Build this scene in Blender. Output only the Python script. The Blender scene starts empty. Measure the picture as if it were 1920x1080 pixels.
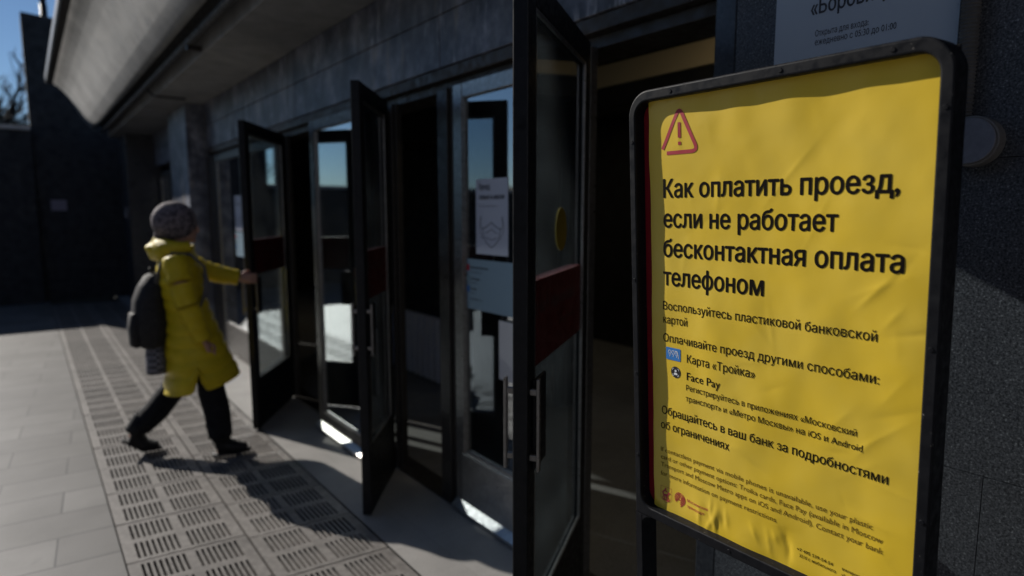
import bpy, bmesh, math, random
from mathutils import Vector, Matrix, noise
from mathutils.geometry import delaunay_2d_cdt

scene = bpy.context.scene
COL = scene.collection
R = math.radians

# ------------------------------------------------------------------ camera
YAW, PITCH, FPX = 37.5585, 6.9098, 1180.0        # yaw from +Y towards +X
cam_d = bpy.data.cameras.new('camera')
cam_d.sensor_width = 36.0
cam_d.lens = FPX / 1920.0 * 36.0
cam_d.clip_start = 0.05
cam_d.clip_end = 3000
cam_d.dof.use_dof = True
cam_d.dof.focus_distance = 1.36
cam_d.dof.aperture_fstop = 1.75
cam_d.dof.aperture_blades = 9
cam = bpy.data.objects.new('camera', cam_d)
COL.objects.link(cam)
cam.location = (0, 0, 1.6)
cam.rotation_euler = (R(90 - PITCH), 0, R(-YAW))
scene.camera = cam

# ------------------------------------------------------------------ light
SUN = Vector((-0.40, 1.0, 0.66)).normalized()     # towards the sun
world = bpy.data.worlds.new('World')
scene.world = world
world.use_nodes = True
wn = world.node_tree
bg = wn.nodes['Background']
sky = wn.nodes.new('ShaderNodeTexSky')
sky.sky_type = 'NISHITA'
sky.sun_disc = False
sky.sun_elevation = math.asin(SUN.z)
sky.sun_rotation = math.atan2(SUN.x, SUN.y)
sky.air_density = 1.0
sky.dust_density = 0.0
sky.altitude = 1200
sky.ozone_density = 4.5
wn.links.new(sky.outputs[0], bg.inputs[0])
bg.inputs[1].default_value = 0.068
sun_d = bpy.data.lights.new('sun', 'SUN')
sun_d.energy = 5.0
sun_d.angle = R(0.5)
sun_d.color = (1.0, 0.945, 0.87)
sun = bpy.data.objects.new('sun', sun_d)
COL.objects.link(sun)
sun.rotation_euler = SUN.to_track_quat('Z', 'Y').to_euler()
sun.location = (0, 0, 12)
scene.view_settings.view_transform = 'Standard'
scene.view_settings.look = 'None'
scene.view_settings.exposure = 0.0
scene.view_settings.gamma = 1.0
scene.cycles.max_bounces = 10
scene.cycles.transparent_max_bounces = 16

# ------------------------------------------------------------------ node helpers
def mat(name, color=(.5, .5, .5), rough=.6, metal=0.0, spec=.5):
    m = bpy.data.materials.new(name)
    m.use_nodes = True
    b = m.node_tree.nodes['Principled BSDF']
    b.inputs['Base Color'].default_value = (*color, 1)
    b.inputs['Roughness'].default_value = rough
    b.inputs['Metallic'].default_value = metal
    b.inputs['Specular IOR Level'].default_value = spec
    return m

class NT:
    def __init__(s, m):
        s.t = m.node_tree
        s.b = s.t.nodes['Principled BSDF']
    def n(s, kind, **kw):
        nd = s.t.nodes.new(kind)
        for k, v in kw.items():
            if k in nd.inputs: nd.inputs[k].default_value = v
            else: setattr(nd, k, v)
        return nd
    def l(s, a, b): s.t.links.new(a, b)
    def coord(s, scale=(1, 1, 1), kind='Object'):
        c = s.n('ShaderNodeTexCoord'); mp = s.n('ShaderNodeMapping')
        mp.inputs['Scale'].default_value = scale
        s.l(c.outputs[kind], mp.inputs['Vector'])
        return mp.outputs[0]
    def noise(s, vec, scale, detail=4, rough=.55):
        nd = s.n('ShaderNodeTexNoise')
        nd.inputs['Scale'].default_value = scale
        nd.inputs['Detail'].default_value = detail
        nd.inputs['Roughness'].default_value = rough
        s.l(vec, nd.inputs['Vector'])
        return nd.outputs[0]
    def ramp(s, fac, stops):
        r = s.n('ShaderNodeValToRGB')
        els = r.color_ramp.elements
        while len(els) < len(stops): els.new(0.5)
        for e, (p, c) in zip(els, stops):
            e.position = p
            e.color = (*c, 1) if len(c) == 3 else c
        s.l(fac, r.inputs[0])
        return r.outputs[0]
    def mix(s, fac, a, b, mode='MIX'):
        m = s.n('ShaderNodeMix', data_type='RGBA', blend_type=mode)
        for sock, v in ((m.inputs[0], fac), (m.inputs[6], a), (m.inputs[7], b)):
            if isinstance(v, (int, float)): sock.default_value = v
            elif isinstance(v, tuple): sock.default_value = (*v, 1)
            else: s.l(v, sock)
        return m.outputs[2]
    def base(s, c): s.l(c, s.b.inputs['Base Color'])
    def rough(s, c): s.l(c, s.b.inputs['Roughness'])
    def bump(s, h, strength=.3, dist=.01):
        b = s.n('ShaderNodeBump')
        b.inputs['Strength'].default_value = strength
        b.inputs['Distance'].default_value = dist
        s.l(h, b.inputs['Height'])
        s.l(b.outputs[0], s.b.inputs['Normal'])

def g3(v): return (v, v, v)

def speckled(name, c1, c2, scale=220, rough=.35, c3=None, bump=.0):
    m = mat(name, c1, rough)
    t = NT(m)
    v = t.coord()
    f = t.noise(v, scale, 3, .7)
    st = [(.36, c1), (.62, c2)]
    if c3: st.append((.72, c3))
    c = t.ramp(f, st)
    big = t.noise(v, 1.6, 5)
    c = t.mix(t.ramp(big, [(.3, g3(.75)), (.7, g3(1.15))]), c, c, 'MULTIPLY') if False else t.mix(1.0, c, t.ramp(big, [(.3, g3(.7)), (.7, g3(1.0))]), 'MULTIPLY')
    t.base(c)
    t.rough(t.ramp(t.noise(v, 7, 5), [(.3, g3(rough * .75)), (.75, g3(min(1, rough * 1.4)))]))
    if bump: t.bump(f, bump, .002)
    return m

def worn(name, color, rough=.4, metal=0, amount=.35, scale=14, edge=None, spec=.5):
    m = mat(name, color, rough, metal, spec)
    t = NT(m); v = t.coord()
    f = t.noise(v, scale, 6, .65)
    c2 = edge or tuple(min(1, x * 1.8 + .01) for x in color)
    t.base(t.ramp(f, [(.42, color), (.75, tuple(a + (b - a) * amount for a, b in zip(color, c2)))]))
    t.rough(t.ramp(t.noise(v, scale * 2.3, 5), [(.3, g3(rough * .7)), (.75, g3(min(1, rough * 1.5)))]))
    return m

M = {}
M['black'] = worn('black_paint', (.006, .0065, .008), .45, 0, .5, 18, None, .3)
M['stand'] = worn('scuffed_black_paint', (.0055, .006, .008), .46, 0, .4, 22, None, .18)
# scuffs of bare metal on the stand
t = NT(M['stand']); v = t.coord((1, 1, 1))
sc_ = t.noise(v, 95, 3, .75)
base_in = t.b.inputs['Base Color'].links[0].from_socket
big = t.noise(v, 9, 2)
msk = t.n('ShaderNodeMath', operation='MULTIPLY')
t.l(t.ramp(sc_, [(.66, g3(0)), (.72, g3(1))]), msk.inputs[0])
t.l(t.ramp(big, [(.5, g3(0)), (.66, g3(1))]), msk.inputs[1])
t.base(t.mix(msk.outputs[0], base_in, (.30, .28, .25)))
t.bump(t.noise(v, 60, 4), .12, .002)
M['alu'] = worn('grey_anodised_metal', (.25, .24, .23), .34, .85, .5, 30)
M['steel'] = worn('brushed_steel', (.55, .54, .52), .38, 1, .3, 40)
M['darkmetal'] = worn('dark_bronze_metal', (.055, .050, .046), .42, .6, .4, 20)
M['red'] = worn('dark_red_film', (.062, .003, .004), .5)
M['redstrip'] = worn('crimson_sheet', (.30, .008, .020), .4)
M['rubber'] = worn('black_rubber', (.015, .015, .016), .8)

def glass(name, tint=(.62, .67, .67), refl=1.0, add=.04):
    m = bpy.data.materials.new(name); m.use_nodes = True
    t = m.node_tree; t.nodes.clear()
    out = t.nodes.new('ShaderNodeOutputMaterial')
    tr = t.nodes.new('ShaderNodeBsdfTransparent'); tr.inputs[0].default_value = (*tint, 1)
    gl = t.nodes.new('ShaderNodeBsdfGlossy'); gl.inputs['Roughness'].default_value = 0.012
    gl.inputs['Color'].default_value = (.92, .97, 1, 1)
    fr = t.nodes.new('ShaderNodeFresnel'); fr.inputs[0].default_value = 1.5
    ma = t.nodes.new('ShaderNodeMath'); ma.operation = 'MULTIPLY_ADD'; ma.use_clamp = True
    ma.inputs[1].default_value = refl; ma.inputs[2].default_value = add
    # faint grime
    co = t.nodes.new('ShaderNodeTexCoord'); no = t.nodes.new('ShaderNodeTexNoise')
    no.inputs['Scale'].default_value = 5; no.inputs['Detail'].default_value = 6
    t.links.new(co.outputs['Object'], no.inputs['Vector'])
    df = t.nodes.new('ShaderNodeBsdfDiffuse'); df.inputs[0].default_value = (.35, .34, .32, 1)
    rp = t.nodes.new('ShaderNodeValToRGB'); rp.color_ramp.elements[0].position = .4
    rp.color_ramp.elements[0].color = (0.008, 0.008, 0.008, 1); rp.color_ramp.elements[1].position = .8
    rp.color_ramp.elements[1].color = (.034, .034, .034, 1)
    t.links.new(no.outputs[0], rp.inputs[0])
    m1 = t.nodes.new('ShaderNodeMixShader'); m2 = t.nodes.new('ShaderNodeMixShader')
    t.links.new(fr.outputs[0], ma.inputs[0]); t.links.new(ma.outputs[0], m1.inputs[0])
    t.links.new(tr.outputs[0], m1.inputs[1]); t.links.new(gl.outputs[0], m1.inputs[2])
    t.links.new(rp.outputs[0], m2.inputs[0])
    tl = t.nodes.new('ShaderNodeBsdfTranslucent'); tl.inputs[0].default_value = (.35, .36, .37, 1)
    m3 = t.nodes.new('ShaderNodeMixShader'); m3.inputs[0].default_value = .22
    t.links.new(df.outputs[0], m3.inputs[1]); t.links.new(tl.outputs[0], m3.inputs[2])
    t.links.new(m1.outputs[0], m2.inputs[1]); t.links.new(m3.outputs[0], m2.inputs[2])
    t.links.new(m2.outputs[0], out.inputs[0])
    return m
M['glass'] = glass('door_glass', (.90, .94, .94), .55, .015)
M['glass_tinted'] = glass('tinted_door_glass', (.66, .71, .74), 1.0, .03)
M['glass_strong'] = glass('mirror_coated_glass', (.80, .85, .86), 2.4, .42)
M['glass_mirror'] = glass('coated_door_glass', (.86, .90, .90), 2.2, .20)

# ------------------------------------------------------------------ object helpers
def link(o, parent=None):
    COL.objects.link(o)
    if parent is not None: o.parent = parent
    return o

def obj(name, bm, m, parent=None, smooth=False, bevel=0, seg=2):
    me = bpy.data.meshes.new(name)
    bmesh.ops.recalc_face_normals(bm, faces=bm.faces[:])
    bm.to_mesh(me); bm.free()
    for mm in (m if isinstance(m, (list, tuple)) else [m]): me.materials.append(mm)
    if smooth:
        for p in me.polygons: p.use_smooth = True
    o = bpy.data.objects.new(name, me)
    link(o, parent)
    if bevel:
        b = o.modifiers.new('bevel', 'BEVEL'); b.width = bevel; b.segments = seg
        b.limit_method = 'ANGLE'; b.angle_limit = R(40)
    return o

def tag(o, label=None, cat=None, group=None, kind=None):
    if label: o['label'] = label
    if cat: o['category'] = cat
    if group: o['group'] = group
    if kind: o['kind'] = kind
    return o

def empty(name, loc=(0, 0, 0), rz=0.0, label=None, cat=None, group=None):
    o = bpy.data.objects.new(name, None)
    o.empty_display_size = .1
    o.location = loc; o.rotation_euler = (0, 0, rz)
    link(o); tag(o, label, cat, group)
    return o

def box(bm, x0, x1, y0, y1, z0, z1, mi=0):
    vs = [bm.verts.new(p) for p in ((x0, y0, z0), (x1, y0, z0), (x1, y1, z0), (x0, y1, z0),
                                    (x0, y0, z1), (x1, y0, z1), (x1, y1, z1), (x0, y1, z1))]
    for f in ((0, 3, 2, 1), (4, 5, 6, 7), (0, 1, 5, 4), (1, 2, 6, 5), (2, 3, 7, 6), (3, 0, 4, 7)):
        fc = bm.faces.new([vs[i] for i in f]); fc.material_index = mi
    return vs

def bx(*a):
    bm = bmesh.new(); box(bm, *a); return bm

def ring_pts(c, ax, a, b, n, up=Vector((0, 0, 1)), pw=2.0):
    ax = ax.normalized()
    if abs(ax.dot(up)) > .95: up = Vector((0, 1, 0)) if abs(ax.y) < .9 else Vector((1, 0, 0))
    s = ax.cross(up).normalized(); u = s.cross(ax).normalized()
    out = []
    for i in range(n):
        th = 2 * math.pi * i / n
        ct, st = math.cos(th), math.sin(th)
        if pw != 2:
            ct = math.copysign(abs(ct) ** (2 / pw), ct); st = math.copysign(abs(st) ** (2 / pw), st)
        out.append(Vector(c) + s * a * ct + u * b * st)
    return out

def tube(bm, pts, rad, n=10, caps=True, up=Vector((0, 0, 1)), mi=0):
    """pts: centres; rad: radius, or (a, b) per point"""
    pts = [Vector(p) for p in pts]
    rings = []
    for i, p in enumerate(pts):
        ax = (pts[min(i + 1, len(pts) - 1)] - pts[max(i - 1, 0)])
        r = rad[i] if isinstance(rad, (list, tuple)) else rad
        a, b = r if isinstance(r, (list, tuple)) else (r, r)
        rings.append([bm.verts.new(q) for q in ring_pts(p, ax, a, b, n, up)])
    for r0, r1 in zip(rings, rings[1:]):
        for i in range(n):
            f = bm.faces.new((r0[i], r0[(i + 1) % n], r1[(i + 1) % n], r1[i])); f.material_index = mi
    if caps:
        bm.faces.new(rings[0][::-1]).material_index = mi
        bm.faces.new(rings[-1]).material_index = mi
    return rings

def loftz(bm, secs, n=24, pw=2.0, caps=True):
    """secs: (cx, cy, z, rx, ry) horizontal rings"""
    rings = []
    for (cx, cy, z, rx, ry) in secs:
        rr = []
        for i in range(n):
            th = 2 * math.pi * i / n
            ct, st = math.cos(th), math.sin(th)
            if pw != 2:
                ct = math.copysign(abs(ct) ** (2 / pw), ct); st = math.copysign(abs(st) ** (2 / pw), st)
            rr.append(bm.verts.new((cx + rx * ct, cy + ry * st, z)))
        rings.append(rr)
    for r0, r1 in zip(rings, rings[1:]):
        for i in range(n):
            bm.faces.new((r0[i], r0[(i + 1) % n], r1[(i + 1) % n], r1[i]))
    if caps:
        bm.faces.new(rings[0][::-1]); bm.faces.new(rings[-1])
    return rings

def ellipsoid(bm, c, r, rot=None, nu=16, nv=12):
    mtx = Matrix.Translation(c) @ (rot or Matrix.Identity(4)) @ Matrix.Diagonal((*r, 1))
    bmesh.ops.create_uvsphere(bm, u_segments=nu, v_segments=nv, radius=1, matrix=mtx)

def prism(bm, poly, x0, x1, axis='x', mi=0):
    """poly: list of 2D points; extruded along axis (x: poly=(y,z); y: poly=(x,z); z: poly=(x,y))"""
    def P(p, t):
        return {'x': (t, p[0], p[1]), 'y': (p[0], t, p[1]), 'z': (p[0], p[1], t)}[axis]
    a = [bm.verts.new(P(p, x0)) for p in poly]; b = [bm.verts.new(P(p, x1)) for p in poly]
    n = len(poly)
    bm.faces.new(a).material_index = mi
    bm.faces.new(b[::-1]).material_index = mi
    for i in range(n):
        bm.faces.new((a[i], b[i], b[(i + 1) % n], a[(i + 1) % n])).material_index = mi

def remesh(o, vox, smooth_iter=4):
    m = o.modifiers.new('r', 'REMESH'); m.mode = 'VOXEL'; m.voxel_size = vox; m.use_smooth_shade = True
    if smooth_iter:
        s = o.modifiers.new('s', 'SMOOTH'); s.factor = .5; s.iterations = smooth_iter
    bpy.context.view_layer.update()
    dg = bpy.context.evaluated_depsgraph_get()
    me = bpy.data.meshes.new_from_object(o.evaluated_get(dg))
    o.modifiers.clear(); o.data = me
    for p in me.polygons: p.use_smooth = True
    return o

def text_mesh(body, size, weight=0.0, spacing=1.0, align='LEFT'):
    """lettering outline filled by winding number: list of verts (x,y), triangles"""
    c = bpy.data.curves.new('lettering', 'FONT')
    c.body = body; c.size = size; c.space_character = spacing
    c.align_x = align; c.resolution_u = 3; c.fill_mode = 'NONE'
    o = bpy.data.objects.new('lettering', c); COL.objects.link(o)
    bpy.context.view_layer.update()
    me = o.evaluated_get(bpy.context.evaluated_depsgraph_get()).to_mesh()
    pts = [(v.co.x, v.co.y) for v in me.vertices]; eds = [tuple(e.vertices) for e in me.edges]
    COL.objects.unlink(o); bpy.data.objects.remove(o); bpy.data.curves.remove(c)
    if weight:
        n0, p0, e0 = len(pts), pts[:], eds[:]
        for k, (sx, sy) in enumerate(((weight, 0), (-weight, 0), (0, weight * .6), (0, -weight * .6))):
            pts += [(x + sx, y + sy) for x, y in p0]; eds += [(a + n0 * (k + 1), b + n0 * (k + 1)) for a, b in e0]
    # loops: connected runs of consecutive vertices
    par = list(range(len(pts)))
    def find(a):
        while par[a] != a: par[a] = par[par[a]]; a = par[a]
        return a
    for a, b in eds: par[find(a)] = find(b)
    groups = {}
    for i in range(len(pts)): groups.setdefault(find(i), []).append(i)
    loops = []
    for g in groups.values():
        g.sort()
        P = [pts[i] for i in g]
        loops.append((min(p[0] for p in P), max(p[0] for p in P), min(p[1] for p in P), max(p[1] for p in P), P))
    V, E_, F, _, _, _ = delaunay_2d_cdt([Vector(p) for p in pts], eds, [], 0, 1e-6)
    fs = []
    for f in F:
        cx = sum(V[i].x for i in f) / len(f); cy = sum(V[i].y for i in f) / len(f)
        w = 0
        for (xa, xb, ya, yb, P) in loops:
            if not (xa <= cx <= xb and ya <= cy <= yb): continue
            x0, y0 = P[-1]
            for (x1, y1) in P:
                if (y0 <= cy) != (y1 <= cy):
                    if x0 + (cy - y0) / (y1 - y0) * (x1 - x0) > cx: w += 1 if y1 > y0 else -1
                x0, y0 = x1, y1
        if w: fs.append(tuple(f))
    used = sorted({i for f in fs for i in f}); idx = {k: n for n, k in enumerate(used)}
    return [(V[i].x, V[i].y) for i in used], [tuple(idx[i] for i in f) for f in fs]

def put_text(bm, body, x0, x1, y, cap, weight=.0, fn=None, mi=0):
    """baseline from (x0,y) fitted to end at x1; cap height; fn maps (x,y)->3D"""
    size = cap / .715
    vs, fs = text_mesh(body, size, weight * size)
    mn = min(p[0] for p in vs); mx = max(p[0] for p in vs)
    k = 1.0 if x1 is None else (x1 - x0) / (mx - mn)
    V = [bm.verts.new(fn(x0 + (p[0] - mn) * k, y + p[1])) for p in vs]
    for f in fs:
        try: bm.faces.new([V[i] for i in f]).material_index = mi
        except ValueError: pass

# ------------------------------------------------------------------ ground
DX = 1.76            # facade plane
m = mat('old_asphalt', (.055, .055, .057), .9); t = NT(m); v = t.coord()
t.base(t.ramp(t.noise(v, 30, 6), [(.35, g3(.04)), (.7, g3(.085))])); t.bump(t.noise(v, 120, 4), .3, .004)
bm = bmesh.new()
bmesh.ops.create_grid(bm, x_segments=8, y_segments=8, size=600)
for q in bm.verts: q.co.z = -.09
tag(obj('ground', bm, m), kind='structure')

SK = -.10            # the paving courses run a little askew
def sheet(name, x0, x1, y0, y1, z, m, nx=1, ny=1):
    bm = bmesh.new()
    bmesh.ops.create_grid(bm, x_segments=nx, y_segments=ny, size=.5)
    for q in bm.verts: q.co = ((q.co.x + .5) * (x1 - x0) + x0, (q.co.y + .5) * (y1 - y0) + y0, z)
    return tag(obj(name, bm, m), kind='structure')

m = mat('granite_pavers', (.3, .3, .3), .55); t = NT(m)
c = t.n('ShaderNodeTexCoord'); mp = t.n('ShaderNodeMapping')
mp.inputs['Rotation'].default_value = (0, 0, R(4.5))
mp.inputs['Location'].default_value = (.275, -.02, 0)
t.l(c.outputs['Object'], mp.inputs['Vector'])
br = t.n('ShaderNodeTexBrick')
br.offset = .5
br.inputs['Scale'].default_value = 1
br.inputs['Brick Width'].default_value = .62
br.inputs['Row Height'].default_value = .305
br.inputs['Mortar Size'].default_value = .0045
br.inputs['Mortar Smooth'].default_value = .15
br.inputs['Bias'].default_value = .0
br.inputs['Color1'].default_value = (.135, .131, .125, 1); br.inputs['Color2'].default_value = (.195, .190, .182, 1)
br.inputs['Mortar'].default_value = (*g3(.05), 1)
t.l(mp.outputs[0], br.inputs['Vector'])
v = t.coord()
spk = t.ramp(t.noise(v, 260, 2, .7), [(.35, g3(.72)), (.6, g3(1.0)), (.74, g3(1.3))])
c1 = t.mix(1.0, br.outputs[0], spk, 'MULTIPLY')
c1 = t.mix(1.0, c1, t.ramp(t.noise(v, 2.2, 6), [(.3, (.74, .73, .71)), (.62, (1.04, 1.03, 1.02))]), 'MULTIPLY')
c1 = t.mix(t.ramp(t.noise(v, 9, 3, .7), [(.63, g3(0)), (.70, g3(.45))]), c1, (.10, .097, .092))
t.base(c1)
inv = t.n('ShaderNodeMath', operation='SUBTRACT'); inv.inputs[0].default_value = 1; t.l(br.outputs[1], inv.inputs[1])
t.bump(inv.outputs[0], .9, .004)
t.rough(t.ramp(t.noise(v, 200, 2, .7), [(.4, g3(.6)), (.7, g3(.35))]))
sheet('pavement', -40, .245, -20, 40, 0.0, m)
M['pavers'] = m

M['concrete'] = speckled('worn_stone_paving', (.20, .195, .19), (.27, .262, .25), 140, .6)
t = NT(M['concrete'])
M['floor'] = speckled('hall_floor_stone', (.20, .20, .195), (.28, .28, .275), 90, .5)
def ground_strip(name, x0, x1, y0, y1, z, m, step):
    return sheet(name, x0, x1, y0, y1, z, m)
m = mat('entrance_paving', (.25, .25, .24), .6); t = NT(m)
br = t.n('ShaderNodeTexBrick'); br.offset = 0
br.inputs['Scale'].default_value = 1; br.inputs['Brick Width'].default_value = .49; br.inputs['Row Height'].default_value = .86
br.inputs['Mortar Size'].default_value = .003
br.inputs['Color1'].default_value = (.33, .318, .302, 1); br.inputs['Color2'].default_value = (.295, .283, .268, 1)
br.inputs['Mortar'].default_value = (.27, .26, .245, 1)
v = t.coord(); t.l(v, br.inputs['Vector'])
c1 = t.mix(1.0, br.outputs[0], t.ramp(t.noise(v, 150, 3, .7), [(.35, g3(.8)), (.65, g3(1.08))]), 'MULTIPLY')
c1 = t.mix(1.0, c1, t.ramp(t.noise(v, 3, 6), [(.3, g3(.75)), (.65, g3(1.0))]), 'MULTIPLY')
t.base(c1)
sheet('entrance_pavement', 1.275, 1.76, -12, 40, 0.0, m)
sheet('hall_floor', 1.764, 9, -12, 14, 0.002, M['floor'])
sheet('grate_pit', .245, 1.275, -12, 40, -.07, mat('pit_dirt', (.02, .019, .018), .95))

# slotted grate panels -------------------------------------------------
M['grate'] = mat('cast_grate', (.2, .19, .18), .55, 0.0); t = NT(M['grate']); v = t.coord(kind='Generated')
w = t.coord()
oi = t.n('ShaderNodeObjectInfo')
c1 = t.ramp(t.noise(w, 26, 6), [(.3, (.115, .105, .097)), (.7, (.205, .190, .176))])
c1 = t.mix(t.ramp(t.noise(w, 4.5, 6, .65), [(.5, g3(0)), (.68, g3(.75))]), c1, (.085, .078, .072))
c1 = t.mix(1.0, c1, t.ramp(oi.outputs['Random'], [(0, g3(.82)), (1, g3(1.12))]), 'MULTIPLY')
t.base(c1)
t.bump(t.noise(w, 150, 3), .2, .002)
def grate_mesh(w, l):
    """panel w x l, two rows of two groups of eight slots, slots along y"""
    xs = [0, .045]
    slots = set()
    g_w = (w - .045 * 2 - .032) / 2
    x = .045
    for gi in range(2):
        pitch = g_w / 8
        for k in range(8):
            a = x + k * pitch + pitch * .24; b = x + k * pitch + pitch * .76
            slots.add(len(xs)); xs.append(a); xs.append(b)
        x += g_w + .032
    # fix slot intervals: interval i lies between xs[i] and xs[i+1]
    xs.append(w)
    slots = {i for i in range(len(xs) - 1) if i >= 2 and (i % 2 == 0) and i < len(xs) - 1}
    ys = [0, .028, .028 + .166, l - .028 - .166, l - .028, l]
    yslots = {1, 3}
    bm = bmesh.new(); V = {}
    def vt(i, j, z):
        k = (i, j, z)
        if k not in V: V[k] = bm.verts.new((xs[i], ys[j], z))
        return V[k]
    nx, ny = len(xs), len(ys)
    hole = lambda i, j: i in slots and j in yslots
    D = -.045
    for i in range(nx - 1):
        for j in range(ny - 1):
            if not hole(i, j):
                bm.faces.new((vt(i, j, 0), vt(i + 1, j, 0), vt(i + 1, j + 1, 0), vt(i, j + 1, 0)))
                for (di, dj, a, b) in ((-1, 0, (i, j), (i, j + 1)), (1, 0, (i + 1, j), (i + 1, j + 1)),
                                       (0, -1, (i, j), (i + 1, j)), (0, 1, (i, j + 1), (i + 1, j + 1))):
                    ni, nj = i + di, j + dj
                    out = ni < 0 or nj < 0 or ni >= nx - 1 or nj >= ny - 1
                    if out or hole(ni, nj):
                        bm.faces.new((vt(*a, 0), vt(*b, 0), vt(*b, D), vt(*a, D)))
    return bm
gp = None
PW, PL = .502, .437
for r_ in range(27):
    for c_ in range(2):
        x = .252 + c_ * (PW + .010)
        y = 1.44 + r_ * (PL + .009) - c_ * .10
        if gp is None:
            gp = obj('grate_panel', grate_mesh(PW, PL), M['grate'])
            gp.data.transform(Matrix(((1, 0, 0, 0), (SK, 1, 0, 0), (0, 0, 1, 0), (0, 0, 0, 1))))
            o = gp
        else:
            o = gp.copy(); COL.objects.link(o)
        o.location = (x, y, random.Random(r_ * 7 + c_).uniform(-.003, 0))
        tag(o, 'slotted grey grate panel laid flush in the strip between pavement and doors', 'grate panel', 'grate panels of the strip before the entrance')

# ------------------------------------------------------------------ station building
st = empty('station_entrance', (DX, 3, 0), 0, 'dark stone station entrance with swing doors, canopy and granite pier', 'building')
ORG = Vector((DX, 3, 0))
def part(name, bm, m, parent=None, **kw):
    """bm in world coordinates; parented to the building (or one of its parts)"""
    o = obj(name, bm, m, None, **kw)
    p = parent or st
    o.data.transform(Matrix.Translation(-ORG))
    if p is st: o.parent = st
    else:
        o.parent = p
        o.data.transform(Matrix.Translation(ORG))
        pw = p_world(p)
        o.data.transform(pw.inverted())
    return o
def p_world(o):
    mtx = Matrix.Identity(4)
    while o is not None:
        mtx = o.matrix_basis @ mtx; o = o.parent
    return mtx

# fascia stone with lime streaks
m = mat('streaked_fascia_stone', (.06, .065, .075), .5); t = NT(m)
v2 = t.coord(); v3 = t.coord((1, 2.2, .5))
dv = t.n('ShaderNodeVectorMath', operation='ADD')          # streaks waver a little as they run down
wob = t.n('ShaderNodeTexNoise'); wob.inputs['Scale'].default_value = 3.0; t.l(v2, wob.inputs['Vector'])
wsc = t.n('ShaderNodeVectorMath', operation='SCALE'); wsc.inputs['Scale'].default_value = .10
t.l(wob.outputs['Color'], wsc.inputs[0]); t.l(v2, dv.inputs[0]); t.l(wsc.outputs[0], dv.inputs[1])
mp = t.n('ShaderNodeMapping'); mp.inputs['Scale'].default_value = (1, 3.2, .42); t.l(dv.outputs[0], mp.inputs['Vector'])
v = mp.outputs[0]
c1 = t.ramp(t.noise(v2, 4, 7, .65), [(.36, (.034, .040, .058)), (.5, (.100, .108, .145)), (.64, (.25, .26, .30))])
c1 = t.mix(t.ramp(t.noise(v3, 2.6, 5), [(.45, g3(0)), (.7, g3(.75))]), c1, (.042, .040, .040))
def streak(sc_, lo, hi, msc, mlo, mhi, amt, colr, c1, det=5):
    k = t.n('ShaderNodeMath', operation='MULTIPLY')
    t.l(t.ramp(t.noise(v, sc_, det, .7), [(lo, g3(0)), (hi, g3(1))]), k.inputs[0])
    t.l(t.ramp(t.noise(v2, msc, 3), [(mlo, g3(0)), (mhi, g3(amt))]), k.inputs[1])
    return t.mix(k.outputs[0], c1, colr)
c1 = streak(2.6, .50, .66, 2.2, .46, .62, .55, (.20, .21, .245), c1)
c1 = streak(4.4, .56, .63, 1.9, .50, .60, .95, (.46, .47, .52), c1)
c1 = streak(1.9, .55, .66, 1.4, .52, .62, .85, (.27, .225, .175), c1)
t.base(c1); t.bump(t.noise(v2, 40, 5), .15, .004)
M['fascia'] = m
M['granite'] = speckled('grey_flecked_granite', (.018, .019, .023), (.125, .127, .135), 190, .45, (.36, .36, .36), .06)
M['granite_smooth'] = speckled('polished_granite_edge', (.035, .036, .042), (.062, .064, .07), 70, .3, (.09, .09, .09))
M['soffit'] = speckled('grimy_white_soffit_paint', (.205, .207, .21), (.25, .25, .25), 6, .8)
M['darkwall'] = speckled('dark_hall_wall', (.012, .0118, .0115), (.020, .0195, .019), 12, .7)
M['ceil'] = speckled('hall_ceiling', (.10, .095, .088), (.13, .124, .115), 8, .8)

ZL, ZS = 2.33, 2.86        # lintel underside, soffit
slabs = [(-4.0, .9), (.904, 2.9), (2.904, 5.1), (5.104, 7.0), (7.004, 12.8)]
bm = bmesh.new()
for (a, b) in slabs:
    box(bm, DX, DX + .30, a, b, ZL + .01, 2.60)
    box(bm, DX, DX + .30, a, b, 2.604, ZS + .3)
part('fascia', bm, M['fascia'], bevel=.004)
# bronze lintel under the stone
bm = bmesh.new()
box(bm, DX + .012, DX + .30, 1.235, 8.2, ZL - .05, ZL + .008)
box(bm, DX + .055, DX + .25, 1.235, 8.2, ZL - .10, ZL - .052)
part('lintel', bm, worn('lintel_brown', (.040, .031, .024), .55, 0, .5, 12), bevel=.004)

# canopy -----------------------------------------------------------------
YE = 12.8
prof = [(1.03, 2.955), (.975, 2.995), (.91, 3.07), (.845, 3.18), (.78, 3.31), (.71, 3.44), (.64, 3.545), (.57, 3.61), (.51, 3.645)]
top = [(.51, 3.79), (1.03, 3.79)]
bm = bmesh.new()
prism(bm, prof + top, -9, YE, 'y')
o = part('canopy_soffit', bm, M['soffit'])
for p in o.data.polygons:
    if abs(p.normal.y) < .5 and p.normal.z < .2: p.use_smooth = True
bm = bmesh.new()
box(bm, .430, .509, -9, YE, 3.64, 3.765)
part('canopy_fascia', bm, M['darkmetal'], bevel=.004)
bm = bmesh.new()
y = -9.0
while y < YE - .1:
    box(bm, .414, .428, y, min(y + 1.62, YE), 3.655, 3.775); y += 1.625
part('edge_trim', bm, worn('weathered_zinc', (.36, .35, .34), .45, .7, .6, 9), bevel=.003)
bm = bmesh.new()
box(bm, 1.215, DX - .002, -9, YE, ZS - .01, ZS + .35)
part('inner_soffit', bm, M['soffit'], bevel=.01)
bm = bmesh.new()                      # slot between the two soffits
box(bm, 1.033, 1.213, -9, YE, 3.02, 3.1)
part('soffit_gap', bm, M['rubber'])
bm = bmesh.new()                      # conduit in the slot, with clamps and one branch
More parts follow.
